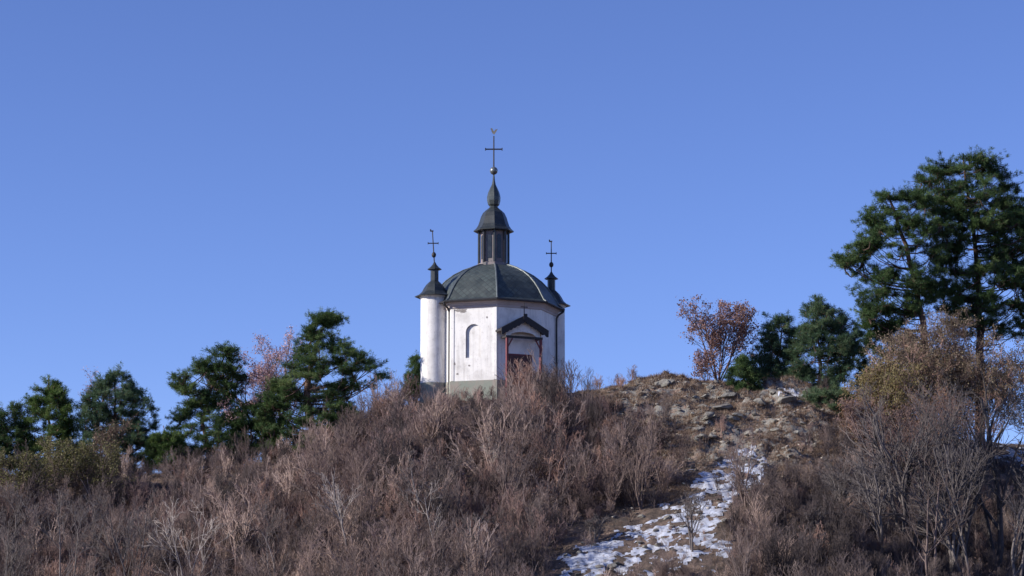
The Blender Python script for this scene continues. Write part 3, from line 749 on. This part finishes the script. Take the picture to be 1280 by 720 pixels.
for i, (px, Y, top, lab) in enumerate([(75, 141, 545, 'olive-yellow leafy shrub below the leftmost pines'), (120, 140, 552, 'olive shrub right of the first olive-yellow shrub'), (40, 139, 562, 'low olive shrub near the left edge')]):
    bare_tree(lab, px, Y, top, 60 + i, 8, mat=M_twigB, leaf=M_leafG, leafn=6500, leafsize=.055, spread=.7, name='olive_shrub', cat='shrub', group='olive shrubs at the left', crown_from=.2, r=.035)
bare_tree('pale brown leafy shrub between the blue-green pine and the leaning pine', 128, 145.5, 525, 64, 7, mat=M_twigA, leaf=M_leafO, leafn=1500, leafsize=.06, spread=.7, name='dry_leaved_bush', cat='bush', crown_from=.1)

# distinct bare trees on the slope
BT = [(1136, 121, 470, 9, 6, (-.05, 0), M_darkbark, .11, .5, 'many-stemmed dark bare tree fanning up from the bottom right'),
      (1240, 122, 450, 10, 2, (0.0, 0), M_blackbark, .15, .1, 'tall straight dark bare tree near the right edge'),
      (1184, 119, 505, 11, 3, (.03, 0), M_darkbark, .1, .25, 'dark bare tree between the fanned and straight ones'),
      (1275, 122, 470, 12, 2, (.0, 0), M_blackbark, .12, .15, 'dark bare tree cut by the right edge'),
      (1050, 122, 560, 13, 3, (-.1, 0), M_darkbark, .07, .4, 'bare tree with curved limbs left of the fanned tree'),
      (985, 120, 600, 14, 2, (-.12, 0), M_twigB, .05, .3, 'thin grey bare tree leaning left beside the snow patch'),
      (865, 119, 610, 15, 2, (.02, 0), M_darkbark, .05, .25, 'slender dark bare sapling standing in the snow patch'),
      (742, 121, 640, 16, 4, (-.05, 0), M_darkbark, .06, .4, 'small dark bare tree at the lower end of the snow patch'),
      (440, 121, 585, 17, 1, (-.28, 0), M_birch, .06, .0, 'pale sapling leaning left on the slope below the windswept pine'),
      (527, 123, 560, 18, 1, (-.04, 0), M_birch, .06, .0, 'pale upright sapling straight below the left turret'),
      (548, 120, 600, 19, 1, (-.2, 0), M_birch, .045, .0, 'pale leaning sapling right of the upright pale one'),
      (618, 130, 545, 20, 2, (-.05, 0), M_birch, .05, .15, 'grey-barked sapling below the chapel door'),
      (675, 128, 560, 21, 2, (0, 0), M_twigB, .05, .2, 'greyish bare sapling down the slope right of the door'),
      (780, 134, 505, 22, 6, (0.02, 0), M_twigB, .05, .3, 'fan of pale straight stems in the middle of the slope'),
      (815, 133, 520, 23, 6, (0.05, 0), M_twigB, .045, .3, 'fan of pale straight stems beside the bare rocky slope'),
      (760, 132, 530, 24, 4, (-.05, 0), M_twigB, .045, .25, 'cluster of pale stems left of the pale fans'),
      (395, 146, 480, 25, 2, (.1, 0), M_twigB, .05, .3, 'thin bare tree at the foot of the windswept pine'),
      (470, 144.5, 468, 26, 4, (.05, 0), M_twigA, .04, .5, 'pinkish bare bush between the windswept pine and the chapel'),
      (300, 126, 590, 27, 3, (.0, 0), M_twigB, .05, .3, 'bare grey tree on the slope below the leaning pine'),
      (170, 124, 600, 28, 3, (-.05, 0), M_darkbark, .05, .3, 'dark bare tree on the lower left slope'),
      (20, 123, 600, 29, 3, (.05, 0), M_darkbark, .06, .3, 'dark bare tree in the lower left corner'),
      (240, 122, 620, 30, 2, (.05, 0), M_birch, .04, .2, 'pale sapling on the lower left slope'),
      (1010, 133, 540, 31, 3, (0, 0), M_twigA, .04, .4, 'reddish bare sapling under the rock outcrop'),]
BT += [(1198, 120, 480, 51, 1, (.01, 0), M_blackbark, .12, .0, 'single straight blackish trunk rising in front of the tan shrubs'),
       (1128, 120, 500, 52, 2, (-.06, 0), M_blackbark, .11, .3, 'blackish forked bare tree within the pale fanned one'),
       (1100, 119, 540, 41, 3, (-.12, 0), M_darkbark, .08, .3, 'dark bare tree bending left, left of the fanned tree'),
       (1160, 117, 560, 42, 2, (.06, 0), M_twigB, .07, .2, 'grey slender bare tree in the lower right brush'),
       (1215, 118, 520, 43, 2, (-.04, 0), M_darkbark, .08, .2, 'slim dark bare tree just left of the tall straight one'),
       (1262, 118, 540, 44, 2, (-.02, 0), M_darkbark, .08, .15, 'dark upright bare stem pair close to the right edge'),
       (1020, 118, 630, 45, 3, (-.1, 0), M_darkbark, .05, .4, 'small dark bare tree at the bottom right of the snow'),
       (345, 121, 620, 46, 2, (.1, 0), M_birch, .04, .2, 'pale thin sapling at the bottom left of centre'),
       (590, 118, 630, 47, 2, (.05, 0), M_birch, .04, .15, 'pale thin sapling at the bottom centre'),
       (90, 121, 610, 48, 2, (-.1, 0), M_darkbark, .05, .25, 'dark crooked bare tree near the bottom left corner')]
for px, Y, top, sd, st, lean, mt, r_, spr, lab in BT:
    bare_tree(lab, px, Y, top, 100 + sd, st, lean, mt, maxl=3, spread=spr, r=r_ * (1.25 if mt in (M_darkbark, M_blackbark) else 1.15), kids=(9, 6, 4) if mt is M_darkbark else (7, 5, 3), name='bare_tree', group='bare trees on the slope', wob=.13)

# brush: variants
def shrub_mesh(seed, h, **k): return seg_mesh('bare_shrub', shrub_segs(seed, h, **k)[0])
VAR = []
for i in range(14):
    rr = random.Random(i)
    me = shrub_mesh(200 + i, [2.3, 2.9, 1.9, 3.5, 2.5, 1.4, 3.3, 2.1, 3.9, 1.2, 2.7, 3.6, 1.7, 3.0][i], stems=[10, 8, 12, 7, 11, 13, 8, 10, 6, 14, 5, 4, 9, 6][i], spread=[.4, .3, .55, .22, .45, .65, .26, .5, .2, .9, .6, .35, .8, .7][i], r=[.03, .034, .024, .038, .028, .02, .038, .026, .042, .016, .04, .045, .022, .04][i], kids=(8, 5, 3), wob=[.19, .26, .15][i % 3], up=[.13, .08, .16, .1][i % 4])
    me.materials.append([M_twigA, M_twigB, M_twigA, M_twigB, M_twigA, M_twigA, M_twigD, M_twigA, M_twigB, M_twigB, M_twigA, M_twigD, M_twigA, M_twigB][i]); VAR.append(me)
CREST = 'bare shrubs on the crest round the chapel'
def place_shrub(v, px, Y, sc, rz, label, group):
    x = at(px, 500, Y).x; o = bpy.data.objects.new('bare_shrub', VAR[v]); COL.objects.link(o)
    o.location = (x, Y, Hs(x, Y)); o.scale = (sc,) * 3; o.rotation_euler = (0, 0, rz); tag(o, label, 'shrub', group); return o
def crest_label(px):
    return 'bare reddish-brown shrub on the crest ' + ('left of the chapel' if px < 522 else 'below the left turret' if px < 562 else 'below the blind arched window' if px < 622 else 'below the chapel porch' if px < 685 else 'just past the right end of the chapel')
srcs = []
rs = random.Random(11)
for v in range(14):
    srcs.append(place_shrub(v, 478 + v * 19, 141 + rs.uniform(-1, 1), .5 if 515 < 478 + v * 19 < 632 else .8, rs.uniform(0, 6), crest_label(478 + v * 19), CREST))
for i in range(34):
    px = rs.uniform(470, 800); Y = rs.uniform(142.0, 143.6) if px < 700 else rs.uniform(143.6, 146)
    sc = rs.uniform(.55, .85) if px < 720 else rs.uniform(.4, .75)
    if 515 < px < 632: sc *= .55
    place_shrub(rs.choice([0, 2, 4, 5, 7]), px, Y, sc, rs.uniform(0, 6), crest_label(px) if px < 700 else 'sparse bare shrub on the skyline crest right of the chapel', CREST)
for px, sc in ((650, .9), (662, .8), (642, .6), (678, .75)):
    place_shrub(rs.choice([0, 4]), px, 143.9, sc, rs.uniform(0, 6), 'bare reddish shrub standing right in front of the chapel door', 'shrubs before the chapel door')

# the thicket: geometry nodes scatter
rng = np.random.default_rng(77)
NP_ = 13000
X = rng.uniform(-46, 46, NP_); Yv = rng.uniform(101, 146.5, NP_)
Zv = H(X, Yv); PX, PY = proj(X, Yv, Zv)
dens = np.ones(NP_)
dens *= 1 - .93 * bare_mask(X, Yv, Zv)
dens *= 1 - .85 * np.clip(snow_region(X, Yv, Zv) * 1.3, 0, 1)
dens *= np.where(seg_mask(PX, PY + 25, SNOWP, 30) > .5, .25, 1)
dens *= np.where((np.hypot(X - CXc, Yv - CY) < 6.2), 0, 1)
dens *= np.where((PX > 700) & (PX < 1010) & (Yv > 141), .12, 1)
dens *= np.where((PX > 760) & (PX < 1010) & (PY < 600), .45, 1)
dens *= np.where((PX > 1180) & (PY < 585), .12, 1) * np.where((PX > 950) & (PX < 1078) & (PY < 575), .2, 1)
dens *= .5 + .75 * vnoise(X * .4 + 3, Yv * .4)
k = rng.random(NP_) < dens
X, Yv, Zv, PX, PY = X[k], Yv[k], Zv[k], PX[k], PY[k]
print('brush count', len(X))
low = 1 + .25 * sstep(135, 115, Yv) * 0
SC = (.42 + .75 * rng.random(len(X)) ** 1.6) * np.where(Yv > 139, .75, 1) * np.where((PX > 430) & (PX < 720) & (Yv > 140), .8, 1)
SC *= np.where((PX > 508) & (PX < 636) & (Yv > 136), .42, 1)
SC *= np.where((PX > 700) & (PX < 1020) & (PY < 600), .6, 1)
me = bpy.data.meshes.new('brush_thicket'); me.vertices.add(len(X)); me.vertices.foreach_set('co', np.stack([X, Yv, Zv], 1).astype(np.float32).ravel())
SC *= np.where((PX < 430) & (Yv > 135), .72, 1) * np.where((PX > 1165) & (PY < 650), .5, 1)
SC *= np.where((PX > 690) & (PX < 930) & (PY > 640) & (PY < 790), .6, 1)
SC *= 1 - .6 * np.clip(snow_region(X, Yv, Zv) * 1.5, 0, 1)
SC *= 1 - .42 * sstep(1040, 1110, PX) * sstep(585, 640, PY)
SC *= 1 - .18 * sstep(640, 700, PY)
SC *= 1 - .5 * sstep(930, 970, PX) * (1 - sstep(1110, 1170, PX)) * (1 - sstep(640, 700, PY))
redness = fbm(X * .12, Yv * .12, 3) + .6 * sstep(122, 142, Yv) - .1
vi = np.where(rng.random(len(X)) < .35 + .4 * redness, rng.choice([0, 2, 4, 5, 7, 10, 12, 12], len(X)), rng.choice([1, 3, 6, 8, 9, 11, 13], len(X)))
vi = np.where((PX > 960) & (rng.random(len(X)) < .5), 6, vi)  # extra dark-barked shrubs on the right stand in for the pines' shadow
for nm, ty, va in (('vi', 'INT', vi.astype(np.int32)), ('sc', 'FLOAT', SC.astype(np.float32)), ('rz', 'FLOAT', rng.uniform(0, 6.283, len(X)).astype(np.float32)), ('rx', 'FLOAT', rng.normal(0, .13, len(X)).astype(np.float32)), ('ry', 'FLOAT', rng.normal(0, .13, len(X)).astype(np.float32))):
    a = me.attributes.new(nm, ty, 'POINT'); a.data.foreach_set('value', va)
me.update()
th_ = bpy.data.objects.new('brush_thicket', me); COL.objects.link(th_)
tag(th_, 'dense thicket of bare red-brown and grey brush covering the slope', 'brush', kind='stuff')
def scatter(obj, sources):
    ng = bpy.data.node_groups.new('scatter', 'GeometryNodeTree')
    ng.interface.new_socket('Geometry', in_out='INPUT', socket_type='NodeSocketGeometry'); ng.interface.new_socket('Geometry', in_out='OUTPUT', socket_type='NodeSocketGeometry')
    gi = ng.nodes.new('NodeGroupInput'); go = ng.nodes.new('NodeGroupOutput'); lk = ng.links.new
    jn = ng.nodes.new('GeometryNodeGeometryToInstance')
    for s in sources[::-1]:
        oi = ng.nodes.new('GeometryNodeObjectInfo'); oi.inputs['Object'].default_value = s; oi.transform_space = 'ORIGINAL'
        g2 = ng.nodes.new('GeometryNodeGeometryToInstance'); lk(oi.outputs['Geometry'], g2.inputs[0])
        if s is sources[-1]: jj = ng.nodes.new('GeometryNodeJoinGeometry')
        lk(g2.outputs[0], jj.inputs[0])
    ip = ng.nodes.new('GeometryNodeInstanceOnPoints'); lk(gi.outputs[0], ip.inputs['Points']); lk(jj.outputs[0], ip.inputs['Instance'])
    ip.inputs['Pick Instance'].default_value = True
    def na(n, t):
        q = ng.nodes.new('GeometryNodeInputNamedAttribute'); q.data_type = t; q.inputs[0].default_value = n
        return q.outputs['Attribute']
    lk(na('vi', 'INT'), ip.inputs['Instance Index'])
    cx = ng.nodes.new('ShaderNodeCombineXYZ'); lk(na('rz', 'FLOAT'), cx.inputs[2]); lk(na('rx', 'FLOAT'), cx.inputs[0]); lk(na('ry', 'FLOAT'), cx.inputs[1])
    er = ng.nodes.new('FunctionNodeEulerToRotation'); lk(cx.outputs[0], er.inputs[0]); lk(er.outputs[0], ip.inputs['Rotation'])
    lk(na('sc', 'FLOAT'), ip.inputs['Scale']); lk(ip.outputs[0], go.inputs[0])
    md = obj.modifiers.new('scatter', 'NODES'); md.node_group = ng
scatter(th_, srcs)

# dry grass
rng = np.random.default_rng(5)
NT = 22000
X = rng.uniform(-40, 40, NT); Yv = rng.uniform(108, 147, NT); Zv = H(X, Yv); bm_k = bare_mask(X, Yv, Zv); sn_k = snow_region(X, Yv, Zv)
extra = 20000; PXe = rng.uniform(720, 1080, extra); Ye = rng.uniform(126, 147, extra); Xe = (PXe - 640) / F * Ye * 1.01
X = np.concatenate([X, Xe]); Yv = np.concatenate([Yv, Ye]); Zv = H(X, Yv); sn_k = snow_region(X, Yv, Zv)
k = (np.hypot(X - CXc, Yv - CY) > 5.4) & (rng.random(len(X)) > sn_k * .9) & (fbm(X * .7, Yv * .7, 3) > -.25); X, Yv, Zv = X[k], Yv[k], Zv[k]
nb = 12; P = np.repeat(np.stack([X, Yv, Zv - .03], 1), nb, 0) + np.concatenate([rng.normal(0, .1, (len(X) * nb, 2)), np.zeros((len(X) * nb, 1))], 1)
D = np.concatenate([rng.normal(0, .55, (len(P), 2)), np.ones((len(P), 1)) * .8], 1); D /= np.linalg.norm(D, axis=1, keepdims=True)
V, T = blades(P, D, rng.uniform(.1, .32, len(P)), rng.uniform(.015, .035, len(P)), rng, np.repeat(np.clip(rng.normal(.45, .25, len(X)), 0, 1), nb))
go_ = link_mesh('dry_grass', mesh_np('dry_grass', V, np.arange(len(V)).reshape(-1, 3), {'tone': T}), M_grass); tag(go_, 'dry tan grass tufts between rocks and brush on the slope', 'grass', kind='stuff')

# rocks
def rockmat():
    m, nt, p = newmat('lichened_rock', .9); n = N(nt)
    tc = n.node('ShaderNodeTexCoord').outputs['Object']; a = n.noise(2.2, 6, tc, .7); b = n.noise(9, 5, tc, .7)
    col = n.ramp(a, [(.32, (.1, .09, .08)), (.48, (.22, .2, .175)), (.62, (.33, .32, .27)), (.75, (.45, .42, .37))])
    n.link(n.mix(n.ramp(b, [(.5, 0), (.62, .6)]), col, (.09, .07, .05)), p.inputs['Base Color']); n.bump(b, .8, .08, p); return m
M_rock = rockmat(); RV = []
for i in range(7):
    bm = bmesh.new(); bmesh.ops.create_icosphere(bm, subdivisions=3, radius=.5); r3 = random.Random(i + 50)
    cuts = [(Vector((r3.gauss(0, 1), r3.gauss(0, 1), r3.gauss(0, 1))).normalized(), r3.uniform(.2, .38)) for _ in range(11)]
    for v in bm.verts:
        for n, d_ in cuts:
            q = v.co.dot(n)
            if q > d_: v.co -= n * (q - d_) * .92
        v.co += Vector((r3.gauss(0, 1), r3.gauss(0, 1), r3.gauss(0, 1))) * .01
        v.co.z *= .62
    me = bpy.data.meshes.new('rock'); bm.to_mesh(me); bm.free(); me.materials.append(M_rock); RV.append(me)
rng = np.random.default_rng(31)
NG = 5200; px = rng.uniform(745, 1050, NG); X = np.empty(NG); Yg = rng.uniform(124, 146, NG); X = (px - 640) / F * Yg * 1.012; Zg = H(X, Yg)
k = (bare_mask(X, Yg, Zg) + .25 > rng.random(NG)); X, Yg, Zg = X[k], Yg[k], Zg[k]; ng_ = len(X)
bm = bmesh.new(); bmesh.ops.create_icosphere(bm, subdivisions=1, radius=.5); iv = np.array([v.co[:] for v in bm.verts]); it = np.array([[v.index for v in f_.verts] for f_ in bm.faces]); bm.free()
sz_ = (.05 + .22 * rng.random(ng_) ** 3); an = rng.uniform(0, 6.28, ng_)
base = iv[None] * (1 + rng.uniform(-.35, .35, (ng_, len(iv), 1))) * (sz_[:, None] * np.stack([rng.uniform(.8, 1.7, ng_), np.ones(ng_), rng.uniform(.4, .8, ng_)], 1))[:, None, :]
cx_ = base[:, :, 0] * np.cos(an)[:, None] - base[:, :, 1] * np.sin(an)[:, None]; cy_ = base[:, :, 0] * np.sin(an)[:, None] + base[:, :, 1] * np.cos(an)[:, None]
V = np.stack([cx_ + X[:, None], cy_ + Yg[:, None], base[:, :, 2] + Zg[:, None] + .01], -1).reshape(-1, 3)
gm = leafmat('gravel_stone', (.09, .075, .06), (.22, .19, .16), (.42, .38, .33), rough=.9, trans=0.0)
gr_ = link_mesh('gravel', mesh_np('gravel', V, (np.arange(ng_)[:, None, None] * len(iv) + it[None]).reshape(-1, 3), {'tone': np.repeat(np.clip(rng.normal(.45, .25, ng_), 0, 1), len(iv))}), gm)
tag(gr_, 'loose broken stones and gravel scattered over the bare slope', 'gravel', kind='stuff')
r3 = random.Random(99)
def rock(px, py, sz, Y=None, label='weathered grey-brown rock lying on the bare slope', group='rocks on the bare slope'):
    # walk the view line to find the ground
    if Y is None:
        Y = 112
        while Y < 148:
            p = at(px, py, Y)
            if p.z < Hs(p.x, Y): break
            Y += .25
        if Y >= 148: return
    x = at(px, py, Y).x
    o = bpy.data.objects.new('rock', r3.choice(RV)); COL.objects.link(o); o.location = (x, Y, Hs(x, Y) + sz * .08)
    o.scale = (sz * r3.uniform(.8, 1.5), sz * r3.uniform(.8, 1.3), sz * r3.uniform(.6, 1.1)); o.rotation_euler = (r3.uniform(-.3, .3), r3.uniform(-.3, .3), r3.uniform(0, 6))
    tag(o, label, 'rock', group)
for i in range(120):
    t = r3.random(); px = r3.uniform(770, 1020); py = r3.uniform(480, 585)
    rock(px, py, r3.uniform(.12, .55) * (1.4 if 870 < px < 1000 and py < 560 else 1), label='weathered grey-brown rock ' + ('high on the bare slope near the skyline' if py < 510 else 'midway down the bare slope' if py < 548 else 'at the foot of the bare slope') + (' nearer the chapel' if px < 890 else ' on the pine side'))
for px, py, sz in ((900, 512, 1.3), (918, 530, 1.1), (884, 528, 1.2), (950, 505, 1.3), (985, 503, 1.2), (935, 545, .9), (968, 530, .9), (890, 548, .9), (872, 540, 1.0), (910, 500, .9)):
    rock(px, py, sz, label='large lichen-grey boulder of the crag under the right-hand pines', group='boulders of the crag')
for px in (795, 815, 832, 850, 842, 825): rock(px, 0, r3.uniform(.6, 1.1), Y=144.2 + r3.uniform(-.4, .5), label='flat dark rock on the skyline right of the chapel', group='skyline rocks')
for i in range(34):
    t = r3.random() * (len(SNOWP) - 1.001); k_ = int(t); f_ = t - k_
    rock(SNOWP[k_][0] * (1 - f_) + SNOWP[k_ + 1][0] * f_ + r3.uniform(-50, 50), SNOWP[k_][1] * (1 - f_) + SNOWP[k_ + 1][1] * f_ + r3.uniform(-18, 18), r3.uniform(.25, .6), label='rock poking out of the thawing snow', group='rocks in the snow patch')
